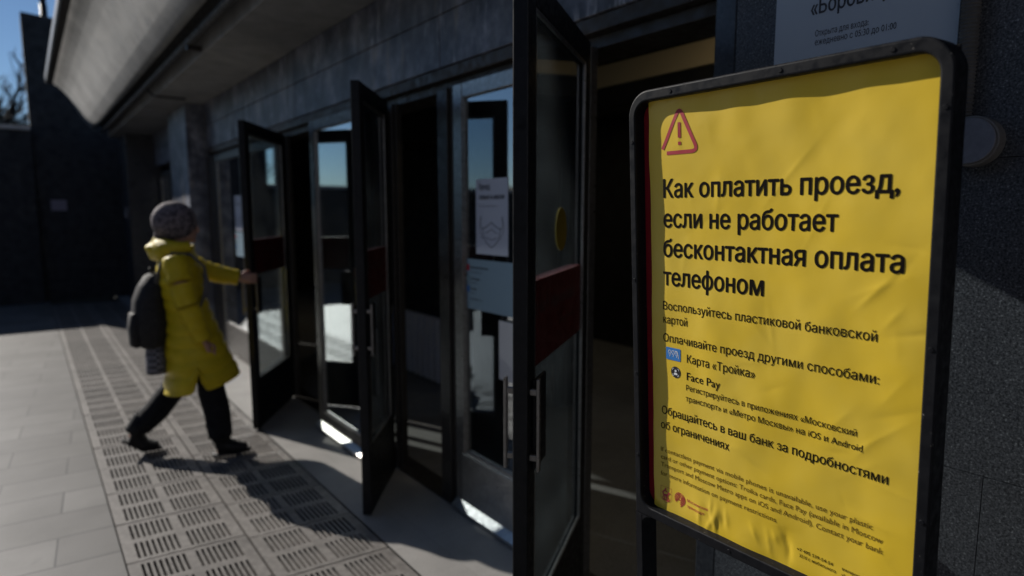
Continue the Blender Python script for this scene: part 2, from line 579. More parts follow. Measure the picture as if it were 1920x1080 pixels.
tube(bm, [(1.12, -9, 2.925), (1.12, YE - .1, 2.925)], .030, 10)
tube(bm, [(1.14, 7.9, 2.90), (1.18, 7.87, 2.84), (1.23, 7.85, 2.832), (1.50, 7.86, 2.832)], .011, 8)
part('conduit', bm, worn('painted_conduit', (.018, .018, .02), .7), smooth=True)
for y in (5.6,):
    part('conduit_clamp', bx(1.10, 1.206, y, y + .05, 2.86, 2.90), M['darkmetal'], bevel=.004)

# pilaster and far column ------------------------------------------------
bm = bmesh.new()
box(bm, 1.55, DX + .1, 8.22, 8.74, 0, ZS - .012)
box(bm, 1.56, DX + .1, 8.745, 9.35, 0, ZS - .012)
part('pilaster', bm, M['fascia'], bevel=.006)
bm = bmesh.new(); box(bm, 1.36, DX + .1, 12.0, 12.75, 0, ZS - .012)
part('column', bm, M['granite_smooth'], bevel=.006)

# granite pier right of the doors -----------------------------------------
bm = bmesh.new()
for (z0, z1) in ((0, .982), (.9835, 1.72), (1.7215, 2.339)):
    for (a, b) in ((.4465, 1.152), (-.35, .445), (-1.15, -.353), (-4, -1.153)) if z0 < .9 else ((-.1, 1.152), (-1.3, -.103), (-4, -1.303)):
        box(bm, DX - .022, DX + .28, a, b, z0, z1)
part('pier', bm, M['granite'], bevel=.0006)
bm = bmesh.new()
for (z0, z1) in ((0, .982), (.985, 1.72), (1.723, 2.339)):
    box(bm, DX - .018, DX + .26, 1.155, 1.232, z0, z1)
part('pier_edge', bm, M['granite_smooth'], bevel=.006)

# unseen wall added behind the camera to block sky light
bm = bmesh.new()
for k in range(5): box(bm, -9 + k * 2.14, -9 + k * 2.14 + 2.135, -4.45, -4.1, 0, 5.2)
part('sky_block_wall', bm, M['fascia'], bevel=.006)
# hall behind the doors ----------------------------------------------------
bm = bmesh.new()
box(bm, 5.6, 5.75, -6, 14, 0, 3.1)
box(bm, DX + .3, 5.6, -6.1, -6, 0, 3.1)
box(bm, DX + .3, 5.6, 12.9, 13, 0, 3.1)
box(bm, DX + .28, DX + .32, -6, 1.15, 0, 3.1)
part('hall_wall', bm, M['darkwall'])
part('hall_ceiling', bx(DX + .302, 5.6, -6, 13, 2.72, 2.9), M['ceil'])
bm = bmesh.new(); box(bm, 3.0, 3.18, -6, 3.3, 2.395, 2.53)
part('ceiling_beam', bm, mat('cream_beam_paint', (.62, .50, .30), .6), bevel=.005)
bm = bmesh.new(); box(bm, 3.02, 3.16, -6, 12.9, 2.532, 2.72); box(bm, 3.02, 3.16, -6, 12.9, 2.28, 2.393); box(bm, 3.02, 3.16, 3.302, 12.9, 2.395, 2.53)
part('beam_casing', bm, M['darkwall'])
# hall ceiling lamps; the hidden one before the beam is added to light it
lm = bpy.data.materials.new('lamp_diffuser'); lm.use_nodes = True
lm.node_tree.nodes['Principled BSDF'].inputs['Emission Color'].default_value = (1, .84, .58, 1)
lm.node_tree.nodes['Principled BSDF'].inputs['Emission Strength'].default_value = 16
for (x, y) in ((4.2, 8.6), (4.2, 5.0), (2.42, 1.6), (4.2, 1.5)):
    bm = bmesh.new()
    bmesh.ops.create_cone(bm, cap_ends=True, segments=28, radius1=.11, radius2=.11, depth=.016, matrix=Matrix.Translation((x, y, 2.709)))
    l_ = part('ceiling_lamp', bm, lm)
    bm = bmesh.new()
    tube(bm, [(x + .12 * math.cos(a), y + .12 * math.sin(a), 2.708) for a in [2 * math.pi * i / 28 for i in range(29)]], .011, 6, False)
    part('lamp_ring', bm, M['alu'], l_)
# inner row of dark doors
for k, y in enumerate((.2, 1.15, 2.6, 5.6, 7.6, 9.4)):
    bm = bmesh.new()
    box(bm, 4.2, 4.26, y, y + .07, 0, 2.25); box(bm, 4.2, 4.26, y + .78, y + .85, 0, 2.25)
    box(bm, 4.2, 4.26, y + .072, y + .778, 2.1, 2.25); box(bm, 4.2, 4.26, y + .072, y + .778, 0, .3)
    d = part('inner_door', bm, M['black'], bevel=.004)
    part('glass_pane', bx(4.225, 4.233, y + .074, y + .776, .304, 2.096), M['glass'], d)
# ribbed radiator screen seen through the second doorway
bm = bmesh.new()
for k in range(18):
    y = 4.35 + k * .105
    prism(bm, [(2.995, y), (2.900, y + .008), (2.900, y + .052), (2.995, y + .060)], .03, .62, 'z')
box(bm, 2.996, 3.05, 4.33, 6.25, .02, .60)
part('ribbed_screen', bm, worn('blue_grey_enamel', (.70, .73, .84), .45), bevel=.004)
bm = bmesh.new()
for k in range(16):
    y = 2.0 + k * .085
    prism(bm, [(4.095, y), (4.065, y + .012), (4.065, y + .062), (4.095, y + .074)], .03, .80, 'z')
part('ribbed_screen', bm, worn('dark_enamel', (.05, .05, .055), .5), bevel=.004)
part('dado', bx(3.06, 3.12, 4.33, 7.5, .0, 2.2), M['darkwall'])

# ------------------------------------------------------------------ doors
def frame_of(hinge, direction, rz=None):
    ang = math.atan2(direction[1], direction[0])
    return ang

LETTER_W = mat('faded_lettering', (.075, .035, .035), .6)
def door_leaf(hinge, free, frame_m, glass_m, H=2.235, stile=.072, top_r=.085, bot=.375, band=True, handle=True, side=1, dot=False, seal=True):
    """leaf in local coords: x from hinge to free edge, y thickness (y<0 = face seen), z up"""
    h = Vector((hinge[0], hinge[1], 0)); f = Vector((free[0], free[1], 0))
    W = (f - h).length; ang = math.atan2(f.y - h.y, f.x - h.x)
    T = .045
    bm = bmesh.new()
    box(bm, 0, stile, -T / 2, T / 2, .012, H)
    box(bm, W - stile, W, -T / 2, T / 2, .012, H)
    box(bm, stile, W - stile, -T / 2, T / 2, H - top_r, H)
    box(bm, stile, W - stile, -T / 2, T / 2, .012, bot)
    d = obj('door_leaf', bm, frame_m, st, bevel=.004)
    d.location = h - ORG; d.rotation_euler = (0, 0, ang)
    # glazing beads, lighter metal
    bm = bmesh.new()
    for s in (-1, 1):
        y0, y1 = sorted((s * .010, s * .021))
        box(bm, stile, stile + .012, y0, y1, bot, H - top_r); box(bm, W - stile - .012, W - stile, y0, y1, bot, H - top_r)
        box(bm, stile + .013, W - stile - .013, y0, y1, bot, bot + .012); box(bm, stile + .013, W - stile - .013, y0, y1, H - top_r - .012, H - top_r)
    obj('glazing_bead', bm, M['alu'], d, bevel=.002)
    obj('glass_pane', bx(stile + .001, W - stile - .001, -.004, .004, bot + .001, H - top_r - .001), glass_m, d)
    if band:
        bm = bmesh.new(); box(bm, stile + .013, W - stile - .013, -.012, .012, 1.145, 1.40)
        obj('red_band', bm, M['red'], d, bevel=.002)
        for s in (-1, 1):
            bm = bmesh.new()
            wd = W - 2 * stile - .10
            if s < 0:
                fn = lambda x, y: (stile + .05 + x, -.0135, 1.27 + y)
            else:
                fn = lambda x, y: (W - stile - .05 - x, .0135, 1.27 + y)
            put_text(bm, 'Нет прохода', 0, wd * .86, .03, .038, .012, fn)
            obj('lettering', bm, LETTER_W, d)
            bm = bmesh.new()
            put_text(bm, 'No entry', wd * .5, wd * .86, -.04, .020, .005, fn)
            obj('lettering', bm, LETTER_W, d)
    if handle:
        for s in (-1, 1):
            bm = bmesh.new()
            y0, y1 = sorted((s * (T / 2 + .001), s * (T / 2 + .012)))
            box(bm, W - .155, W - stile + .03, y0, y1, .86, 1.125)
            o = obj('handle_plate', bm, M['black'], d, bevel=.003)
            bm = bmesh.new()
            def yb(a, b): return sorted((s * (T / 2 + a), s * (T / 2 + b)))
            box(bm, W - .030, W - .012, *yb(.022, .031), .865, 1.135)
            box(bm, W - .028, W - .014, *yb(.001, .0215), .895, .913)
            box(bm, W - .028, W - .014, *yb(.001, .0215), 1.087, 1.105)
            obj('handle', bm, M['alu'], d, bevel=.002)
    if dot:
        bm = bmesh.new()
        bmesh.ops.create_cone(bm, cap_ends=True, segments=40, radius1=.072, radius2=.072, depth=.003,
                              matrix=Matrix.Translation((.375, .0062, 1.542)) @ Matrix.Rotation(R(90), 4, 'X'))
        obj('yellow_dot', bm, mat('yellow_dot_film', (.20, .14, .006), .5), d)
    return d

hE, fE = (1.735, 1.80), (1.062, 1.345)
hC, fC = (1.700, 3.435), (1.313, 2.961)
hA, fA = (1.730, 5.388), (1.233, 4.695)
dE = door_leaf(hE, fE, M['black'], M['glass_tinted'], dot=True)
dC = door_leaf(hC, fC, M['black'], M['glass_tinted'])
dA = door_leaf(hA, fA, M['black'], M['glass'])

def fixed_leaf(y0, y1, x, m, H=2.235, stile=.085, bot=.33, kick=True, glass_m=None, bar=False):
    """closed leaf in the facade plane, street face at x"""
    bm = bmesh.new()
    T = .05
    box(bm, x, x + T, y0, y0 + stile, .012, H); box(bm, x, x + T, y1 - stile, y1, .012, H)
    box(bm, x, x + T, y0 + stile, y1 - stile, H - .075, H)
    box(bm, x, x + T, y0 + stile, y1 - stile, .012, bot)
    d = part('door_leaf', bm, m, bevel=.005)
    bm = bmesh.new()
    for (a, b) in ((y0 + stile, y0 + stile + .013), (y1 - stile - .013, y1 - stile)):
        box(bm, x + .006, x + .017, a, b, bot, H - .075)
    box(bm, x + .006, x + .017, y0 + stile + .014, y1 - stile - .014, bot, bot + .013)
    part('glazing_bead', bm, M['alu'], d, bevel=.002)
    part('glass_pane', bx(x + .018, x + .026, y0 + stile + .001, y1 - stile - .001, bot + .001, H - .076), glass_m or M['glass_mirror'], d)
    if kick:
        part('kick_plate', bx(x - .005, x - .001, y0 + .01, y1 - stile + .02, .06, bot - .01), M['steel'], d, bevel=.001)
    if not bar: return d
    bm = bmesh.new()
    prism(bm, [(x - .040, .014), (x - .001, .014), (x - .001, .060), (x - .006, .060), (x - .040, .029)], y0 + .01, y1 - .01, 'y')
    part('weather_bar', bm, M['steel'], d)
    return d
dD = fixed_leaf(1.885, 2.785, DX, M['alu'], bar=True)
dB = fixed_leaf(3.50, 4.50, 1.64, M['darkmetal'], kick=False, bot=.13, bar=True)
dF = fixed_leaf(5.62, 6.60, DX, M['darkmetal'], kick=False, glass_m=M['glass_strong'])
dG = fixed_leaf(6.75, 7.9, DX, M['darkmetal'], kick=False)
dH = fixed_leaf(9.5, 10.6, DX + .05, M['darkmetal'], kick=False)
dI = fixed_leaf(10.8, 11.9, DX + .05, M['darkmetal'], kick=False)
part('push_plate', bx(DX - .006, DX - .001, 1.955, 2.385, .80, 1.085), mat('pale_grey_plate', (.50, .49, .50), .4), dD, bevel=.002)
# posts between the leaves
for (y0, y1, m_) in ((1.80, 1.88, M['alu']), (2.80, 2.94, M['darkmetal']), (3.415, 3.495, M['darkmetal']), (4.51, 4.58, M['darkmetal']),
                     (5.37, 5.61, M['darkmetal']), (6.61, 6.74, M['darkmetal']), (7.91, 8.215, M['darkmetal']), (9.36, 9.49, M['darkmetal']), (10.61, 10.79, M['darkmetal'])):
    bm = bmesh.new()
    box(bm, DX + .004, DX + .045, y0, y1, 0.004, ZL - .10)
    box(bm, DX - .012, DX + .003, y0 + .02, y1 - .02, 0.004, ZL - .103)
    part('door_post', bm, m_, bevel=.004)
bm = bmesh.new()
box(bm, DX - .02, DX + .12, 1.235, 8.2, .0025, .010)
part('threshold', bm, M['darkmetal'], bevel=.003)

# ------------------------------------------------------------------ notices on the doors
GX = DX + .0165
def notice(name, x, y0, y1, z0, z1, color, label, cat):
    bm = bx(x - .001, x, y0, y1, z0, z1)
    bmesh.ops.translate(bm, verts=bm.verts[:], vec=(-x, -(y0 + y1) / 2, -z0))
    o = obj(name, bm, mat(name + '_sheet', color, .5))
    o.location = (x, (y0 + y1) / 2, z0)
    return tag(o, label, cat)
INK = mat('dark_ink', (.035, .035, .045), .6)
GREYINK = mat('grey_ink', (.20, .21, .25), .6)
def wall_fn(xo, yc):
    """u to the right as seen from the street (towards -y), v up; local to a notice whose origin is its bottom centre"""
    return lambda u, v: (xo, -u, v)
def stroke(bm, pts, w, fn, closed=False, mi=0):
    """flat ribbon along 2D points"""
    P = [Vector(p) for p in pts]; n = len(P)
    L, Rr = [], []
    for i in range(n):
        a = P[(i - 1) % n] if (closed or i > 0) else P[i]; b = P[(i + 1) % n] if (closed or i < n - 1) else P[i]
        d = (b - a); d = d.normalized() if d.length > 1e-9 else Vector((1, 0))
        q = Vector((-d.y, d.x)) * w / 2
        L.append(bm.verts.new(fn(*(P[i] + q)))); Rr.append(bm.verts.new(fn(*(P[i] - q))))
    for i in range(n if closed else n - 1):
        j = (i + 1) % n
        bm.faces.new((L[i], L[j], Rr[j], Rr[i])).material_index = mi

def mask_notice(x, yc, z0, label):
    o = notice('mask_notice', x, yc - .131, yc + .131, z0, z0 + .366, (.52, .54, .62), label, 'notice')
    fn = wall_fn(-.0022, yc)
    bm = bmesh.new()
    put_text(bm, 'Проход', -.105, -.012, .315, .028, .02, fn)
    obj('lettering', bm, INK, o); bm = bmesh.new()
    put_text(bm, 'только в маске', -.105, .105, .268, .024, .03, fn)
    obj('lettering', bm, INK, o)
    bm = bmesh.new()
    put_text(bm, 'при отсутствии маски', -.105, .05, .232, .008, .0, fn)
    obj('lettering', bm, GREYINK, o); bm = bmesh.new()
    k = .085
    def arc(p0, p1, p2, n=10):
        p0, p1, p2 = Vector(p0), Vector(p1), Vector(p2)
        return [(1 - s) ** 2 * p0 + 2 * s * (1 - s) * p1 + s * s * p2 for s in [i / n for i in range(n + 1)]]
    stroke(bm, arc((-.075, .125), (-.03, .135), (0, .158), 6) + arc((0, .158), (.03, .135), (.075, .125), 6)[1:], .006, fn)
    stroke(bm, arc((-.072, .125), (-.072, .062), (0, .036)) + arc((0, .036), (.072, .062), (.072, .125))[1:], .006, fn)
    stroke(bm, arc((-.05, .105), (-.02, .112), (0, .126), 6) + arc((0, .126), (.02, .112), (.05, .105), 6)[1:], .004, fn)
    stroke(bm, arc((-.045, .085), (0, .062), (.045, .085)), .004, fn)
    for s in (-1, 1):
        stroke(bm, arc((s * .075, .122), (s * .10, .14), (s * .082, .185)), .004, fn)
        stroke(bm, arc((s * .068, .075), (s * .118, .12), (s * .088, .185)), .004, fn)
    obj('mask_drawing', bm, GREYINK, o)
    return o
mask_notice(GX, 2.471, 1.392, 'white paper notice with a face mask drawing on the glass, nearest of the door notices')
def info_notice(x, yc, w, z0, label):
    o = notice('information_notice', x, yc - w / 2, yc + w / 2, z0, z0 + .255, (.20, .29, .36), label, 'notice')
    fn = wall_fn(-.0022, yc)
    bm = bmesh.new()
    l = -w / 2 + .045
    for (tx, ww, vv, cp) in (('Мобильное приложение', .155, .208, .012), ('Телеграм', .08, .150, .012), ('Чат-бот', .055, .098, .012), ('mosmetro.ru', .10, .048, .010)):
        put_text(bm, tx, l, l + ww, vv, cp, .02, fn)
        obj('lettering', bm, INK, o); bm = bmesh.new()
    for (tx, ww, vv, cp) in (('схема и расписание', .10, .186, .007), ('новости метро', .06, .132, .007), ('помощь', .04, .080, .007)):
        put_text(bm, tx, l, l + ww, vv, cp, .0, fn)
        obj('lettering', bm, INK, o); bm = bmesh.new()
    bm.free()
    for (vv, colr) in ((.212, (.45, .03, .05)), (.155, (.20, .30, .34)), (.103, (.03, .15, .42))):
        bm = bmesh.new()
        box(bm, -.003, -.0012, w / 2 - .035, w / 2 - .008, vv - .016, vv + .014)
        obj('icon', bm, mat('icon_print', colr, .5), o)
    return o
info_notice(GX, 2.487, .425, 1.108, 'pale blue information sheet with small icons below the mask notice on the nearest closed door')
mask_notice(GX, 7.02, 1.40, 'white paper notice on the far closed door beyond the person in yellow')
info_notice(GX, 7.02, .30, 1.13, 'pale blue sheet below the white notice on the far closed door')

# ------------------------------------------------------------------ things on the pier
PX = DX - .0245
bm = bx(-.006, 0, -.2265, .2265, 0, .86)
pl = obj('station_sign', bm, mat('pale_sign_plate', (.42, .47, .53), .4), bevel=.001)
t = NT(pl.data.materials[0]); v = t.coord()
c1 = t.mix(t.ramp(t.noise(v, 42, 4, .8), [(.63, g3(0)), (.70, g3(.8))]), (.42, .47, .53), (.10, .11, .12))
bg_ = t.mix(t.ramp(t.noise(v, 3.1, 2), [(.52, g3(0)), (.62, g3(1))]), (.42, .47, .53), c1)
t.base(bg_)
pl.location = (PX, .795, 1.72)
tag(pl, 'pale station sign with opening hours on the granite pier behind the poster', 'sign')
fn = lambda u, v: (-.0066, -u, v)
def sg_local(y, z): return (.795 - y, z - 1.72)
bm = bmesh.new()
put_text(bm, '«Боровицкая»', -.125, .148, .408, .040, .022, fn)
put_text(bm, 'станция', -.110, .03, .50, .035, .0, fn)
obj('station_name', bm, INK, pl)
bm = bmesh.new()
put_text(bm, 'Открыта для входа:', -.1097, .0275, .3495, .0165, .004, fn)
obj('opening_hours', bm, INK, pl)
bm = bmesh.new()
put_text(bm, 'ежедневно с 05:30 до 01:00', -.1088, .0935, .3265, .0165, .004, fn)
obj('opening_hours', bm, INK, pl)
# corrugated cable hose
bm = bmesh.new()
pts, rad = [], []
z = 1.80
k = 0
while z < 2.86:
    pts.append((0, 0, z)); rad.append(.0165 if k % 2 else .0205); z += .0042; k += 1
tube(bm, pts, rad, 14)
o = obj('cable_hose', bm, worn('grey_corrugated_plastic', (.11, .105, .10), .55), smooth=False)
o.location = (PX - .0215, .542, 0)
tag(o, 'grey corrugated cable hose running up the pier beside the station sign', 'cable hose')
bm = bmesh.new()
bmesh.ops.create_cone(bm, cap_ends=True, segments=48, radius1=.056, radius2=.056, depth=.045, matrix=Matrix.Rotation(R(90), 4, 'Y'))
jb = obj('junction_box', bm, worn('dull_metal_rim', (.14, .13, .12), .5), bevel=.004)
jb.location = (PX - .0235, .516, 1.757)
tag(jb, 'round pale wall box on the granite pier under the cable hose', 'wall box')
bm = bmesh.new()
bmesh.ops.create_cone(bm, cap_ends=True, segments=48, radius1=.050, radius2=.050, depth=.006, matrix=Matrix.Translation((-.0265, 0, 0)) @ Matrix.Rotation(R(90), 4, 'Y'))
obj('cover', bm, speckled('pale_grey_cover', (.17, .17, .195), (.21, .21, .235), 60, .5), jb, bevel=.002)

# ------------------------------------------------------------------ poster stand
SC = Vector((1.167, .695, 1.36)); LEAN = .061
cl, sl = math.cos(LEAN), math.sin(LEAN)
# local axes: u = -Y (right as seen from the street), v = up with lean, n = towards the street
UV = Matrix(((0, -sl, -cl, 0), (-1, 0, 0, 0), (0, cl, -sl, 0), (0, 0, 0, 1)))
stand = empty('poster_stand', SC, 0, 'black metal poster stand with a yellow notice about paying the fare, standing by the pier', 'poster stand')
SM = UV
def spart(name, bm, m, parent=None, **kw):
    for q in bm.verts: q.co = SM @ q.co
    return obj(name, bm, m, parent or stand, **kw)
def rrect(x0, x1, y0, y1, r4, n=10):
    """rounded rectangle, r4 = radii bl, br, tr, tl; counter-clockwise, same count every time"""
    out = []
    for (cx, cy, r, a0) in ((x0, y0, r4[0], 180), (x1, y0, r4[1], 270), (x1, y1, r4[2], 0), (x0, y1, r4[3], 90)):
        ccx = cx + (r if cx == x0 else -r); ccy = cy + (r if cy == y0 else -r)
        for i in range(n + 1):
            a = R(a0 + 90 * i / n)
            out.append((ccx + r * math.cos(a), ccy + r * math.sin(a)))
    return out
UL, UR, VB_, VT = -.300, .3075, -.490, .4866     # window
FL, FR, FT, FB = .0185, .021, .0245, .0245        # face widths
NF, NB = .022, -.034                              # front and back of the frame
outer = rrect(UL - FL, UR + FR, VB_ - FB, VT + FT, (.0005, .0005, .056, .056))
inner = rrect(UL, UR, VB_, VT, (.034, .034, .034, .034))
bm = bmesh.new()
n = len(outer)
VA = [bm.verts.new((*p, NF)) for p in outer]; VB = [bm.verts.new((*p, NF)) for p in inner]
VC = [bm.verts.new((*p, NB)) for p in outer]; VD = [bm.verts.new((*p, NB)) for p in inner]
for i in range(n):
    j = (i + 1) % n
    bm.faces.new((VA[i], VA[j], VB[j], VB[i])); bm.faces.new((VC[i], VD[i], VD[j], VC[j]))
    bm.faces.new((VA[i], VC[i], VC[j], VA[j])); bm.faces.new((VB[i], VB[j], VD[j], VD[i]))
spart('frame', bm, M['stand'], bevel=.0045, seg=3)
VBOT = -(SC.z) / cl + .004
for s in (-1, 1):
    bm = bmesh.new()
    x0, x1 = (UL - FL, UL) if s < 0 else (UR, UR + FR)
    box(bm, x0, x1, VBOT + .02, VB_ - FB - .0005, NB, NF)
    xi = UL if s < 0 else UR; r = .028; vt_ = VB_ - FB - .0006
    poly2 = [(xi - s * r, vt_)] + [(xi - s * (r - r * math.sin(R(90 * i / 8))), vt_ - (r - r * math.cos(R(90 * i / 8)))) for i in range(1, 9)] + [(xi, vt_)]
    prism(bm, poly2, NB + .001, NF - .001, 'z')
    spart('leg', bm, M['stand'], bevel=.002)
    bm = bmesh.new()
    box(bm, x0 - .006, x1 + .006, VBOT, VBOT + .0195, -.18, .16)
    spart('foot', bm, M['stand'], bevel=.003)
bm = bmesh.new(); box(bm, UL, UR, -1.12, -1.095, NB + .006, NF - .006)
spart('crossbar', bm, M['stand'], bevel=.003)
# screw heads
for (u, v_) in ((-.20, VT + .012), (.05, VT + .0125), (.24, VT + .012), (UL - .0095, .40), (UL - .009, .08), (UL - .0095, -.15), (UL - .009, -.36),
                (UR + .0105, .40), (UR + .010, .02), (UR + .0105, -.28), (-.05, VB_ - .0125), (.16, VB_ - .012)):
    bm = bmesh.new()
    bmesh.ops.create_cone(bm, cap_ends=True, segments=14, radius1=.0045, radius2=.0036, depth=.0016, matrix=Matrix.Translation((u, v_, NF + .0006)))
    spart('screw', bm, M['stand'])
bm = bmesh.new(); box(bm, UL - .010, UR + .010, VB_ - .010, VT + .010, NB + .003, NB + .010)
spart('back_panel', bm, M['black'])
# crimson sheet under the yellow one
bm = bmesh.new(); box(bm, UL - .004, UR + .004, VB_ - .006, VT + .004, -.0115, -.0105)
spart('crimson_sheet', bm, M['redstrip'])

def sstep(a, b, x):
    x = max(0, min(1, (x - a) / (b - a))); return x * x * (3 - 2 * x)
def fold(u, v, cx, cy, ang, L, W):
    """a short crease: ridge along a line"""
    c_, s_ = math.cos(ang), math.sin(ang)
    a = (u - cx) * c_ + (v - cy) * s_; b = -(u - cx) * s_ + (v - cy) * c_
    return math.exp(-(a / L) ** 2) * math.exp(-abs(b) / W)
rr = random.Random(5)
FOLDS = [(rr.uniform(-.22, .28), rr.uniform(-.42, .42), rr.uniform(0, 3.14), rr.uniform(.015, .07), rr.uniform(.005, .012), rr.choice((-1, 1)) * rr.uniform(.0004, .0010)) for _ in range(30)]
FOLDS += [(rr.uniform(-.18, .08), rr.uniform(-.49, -.43), rr.uniform(1.0, 2.1), rr.uniform(.012, .03), rr.uniform(.004, .008), rr.choice((-1, 1)) * rr.uniform(.0012, .0024)) for _ in range(16)]
FOLDS += [(rr.uniform(.20, .29), rr.uniform(-.35, .2), rr.uniform(0.2, 1.0), rr.uniform(.02, .05), rr.uniform(.006, .012), rr.choice((-1, 1)) * rr.uniform(.0006, .0012)) for _ in range(10)]
def bulge(u, v):
    p = Vector((u * 4.2, v * 3.0, 1.7))
    h = .0036 * noise.noise(p)
    h += .0020 * noise.noise(Vector((u * 13 + 3 + v * 4, v * 7, 4.1)))
    h += .00045 * noise.noise(Vector((u * 26, v * 24, 9.3)))
    for (cx, cy, an, L, W, A) in FOLDS:
        if abs(u - cx) < .12 and abs(v - cy) < .12: h += A * fold(u, v, cx, cy, an, L, W)
    # vertical slump in the lower half
    h += .0022 * noise.noise(Vector((u * 9 - v * 5, v * 2.2, 7.7))) * sstep(.35, -.3, v)
    return -.0005 + h * 1.15
NU, NV = 150, 245
U0, U1, V0, V1 = -.2770, .3110, -.495, .490
bm = bmesh.new()
G = [[bm.verts.new((U0 + (U1 - U0) * i / NU + (.0022 * noise.noise(Vector((0, j * .045, 3))) if i == 0 else 0), V0 + (V1 - V0) * j / NV, bulge(U0 + (U1 - U0) * i / NU, V0 + (V1 - V0) * j / NV))) for i in range(NU + 1)] for j in range(NV + 1)]
for j in range(NV):
    for i in range(NU):
        bm.faces.new((G[j][i], G[j][i + 1], G[j + 1][i + 1], G[j + 1][i]))
m = mat('yellow_poster_vinyl', (.80, .56, .055), .42, 0, .45); t = NT(m); v = t.coord()
t.base(t.mix(t.ramp(t.noise(v, 6, 5), [(.35, g3(0)), (.7, g3(1))]), (.75, .515, .026), (.75, .535, .052)))
t.bump(t.noise(v, 38, 5, .6), .05, .004)
t.b.inputs['Coat Weight'].default_value = .35; t.b.inputs['Coat Roughness'].default_value = .22
poster = spart('poster', bm, m, smooth=True)
BLACK_INK = mat('poster_black_ink', (.008, .006, .005), .8, 0, .08)
OLIVE_INK = mat('poster_olive_ink', (.15, .095, .014), .8, 0, .1)
CRIM_INK = mat('poster_crimson_ink', (.42, .03, .045), .5)
def pf(off=.0007): return lambda u, v: (u, v, bulge(u, v) + off)
def densify(bm, cuts_len=.012):
    for _ in range(3):
        es = [e for e in bm.edges if e.calc_length() > cuts_len]
        if not es: break
        bmesh.ops.subdivide_edges(bm, edges=es, cuts=1)
        bmesh.ops.triangulate(bm, faces=bm.faces[:])
def plett(name, lines, m, cut=.02, off=.0007):
    f = pf(off)
    for (body, u0, u1, vv, cap, wt) in lines:
        bm = bmesh.new()
        put_text(bm, body, u0, u1, vv, cap, wt, lambda u, v: (u, v, 0))
        densify(bm, cut)
        for q in bm.verts: q.co = f(q.co.x, q.co.y)
        spart(name, bm, m, poster)
plett('heading_line', [('Как оплатить проезд,', -.239, .252, .272, .0405, .023), ('если не работает', -.240, .154, .2050, .0405, .023),
                  ('бесконтактная оплата', -.2405, .265, .1380, .0405, .023), ('телефоном', -.242, .010, .0720, .0405, .023)], BLACK_INK)
plett('body_line', [('Воспользуйтесь пластиковой банковской', -.2428, .2272, .0140, .0192, .004), ('картой', -.2432, -.1755, -.0185, .0192, .004),
                    ('Оплачивайте проезд другими способами:', -.2438, .2330, -.0625, .0192, .004), ('Карта «Тройка»', -.1772, -.0055, -.1028, .0192, .004),
                    ('Face Pay', -.1775, -.0875, -.1440, .0192, .004), ('Регистрируйтесь в приложениях «Московский', -.1795, .1993, -.1690, .0134, .005),
                    ('транспорт» и «Метро Москвы» на iOS и Android', -.1808, .2107, -.1950, .0134, .005), ('Обращайтесь в ваш банк за подробностями', -.2511, .2550, -.2425, .0195, .007),
                    ('об ограничениях', -.2530, -.0645, -.2795, .0195, .007)], BLACK_INK)
plett('english_line', [('If contactless payment via mobile phones is unavailable, use your plastic', -.2541, .2330, -.3392, .0116, .003), ('card or other payment options: Troika cards, Face Pay (available in Moscow', -.2544, .2511, -.3590, .0116, .003),
                       ('Transport and Moscow Metro apps on iOS and Android). Contact your bank', -.2546, .2528, -.3790, .0116, .003), ('for more information on payment restrictions', -.2560, .0462, -.4020, .0116, .003)], OLIVE_INK)
plett('contact_line', [('+7 495 539-54-54', .0908, .1640, -.4445, .0070, .010), ('3210 с мобильного', .0967, .1703, -.4568, .0070, .010),
                       ('transport.mos.ru', .1811, .2440, -.4440, .0070, .010), ('vk.com/transport', .1811, .2470, -.4568, .0070, .010)], BLACK_INK)
plett('crest_line', [('Московский', -.1792, -.1200, -.4440, .0066, .012), ('транспорт', -.1793, -.1286, -.4585, .0066, .012)], CRIM_INK)
def pgraphic(name, build, m, cut=.008, off=.0007, parent=None):
    bm = bmesh.new(); build(bm)
    bmesh.ops.triangulate(bm, faces=bm.faces[:]); densify(bm, cut)
    f = pf(off)
    for q in bm.verts: q.co = f(q.co.x, q.co.y)
    return spart(name, bm, m, parent or poster)
flat = lambda u, v: (u, v, 0)
def disc(bm, c, r, n=32, fn=flat):
    bm.faces.new([bm.verts.new(fn(c[0] + r * math.cos(2 * math.pi * i / n), c[1] + r * math.sin(2 * math.pi * i / n))) for i in range(n)])
def poly(bm, pts): bm.faces.new([bm.verts.new((*p, 0)) for p in pts])
def tri_sign(bm):
    A, B, C_ = Vector((-.1915, .4660)), Vector((-.1440, .3700)), Vector((-.2390, .3700))
    def rnd(P, Q, S, r=.011, n=6):
        a = (P - Q).normalized(); b = (S - Q).normalized()
        p0 = Q + a * r * 1.6; p2 = Q + b * r * 1.6
        return [(1 - s) ** 2 * p0 + 2 * s * (1 - s) * Q + s * s * p2 for s in [i / n for i in range(n + 1)]]
    pts = [Vector((-.2385, .3790))] + rnd(C_, A, B) + rnd(A, B, C_) + [Vector((-.2270, .3700))]
    stroke(bm, pts, .0082, flat)
    stroke(bm, [(-.1915, .4335), (-.1915, .4010)], .0072, flat)
    stroke(bm, [(-.1915, .3925), (-.1915, .3855)], .0074, flat)
pgraphic('warning_triangle', tri_sign, CRIM_INK)
def card(bm):
    poly(bm, rrect(-.2360, -.1950, -.1045, -.0748, (.0025,) * 4, 5))
pgraphic('card_icon', card, mat('blue_card_print', (.035, .20, .56), .5))
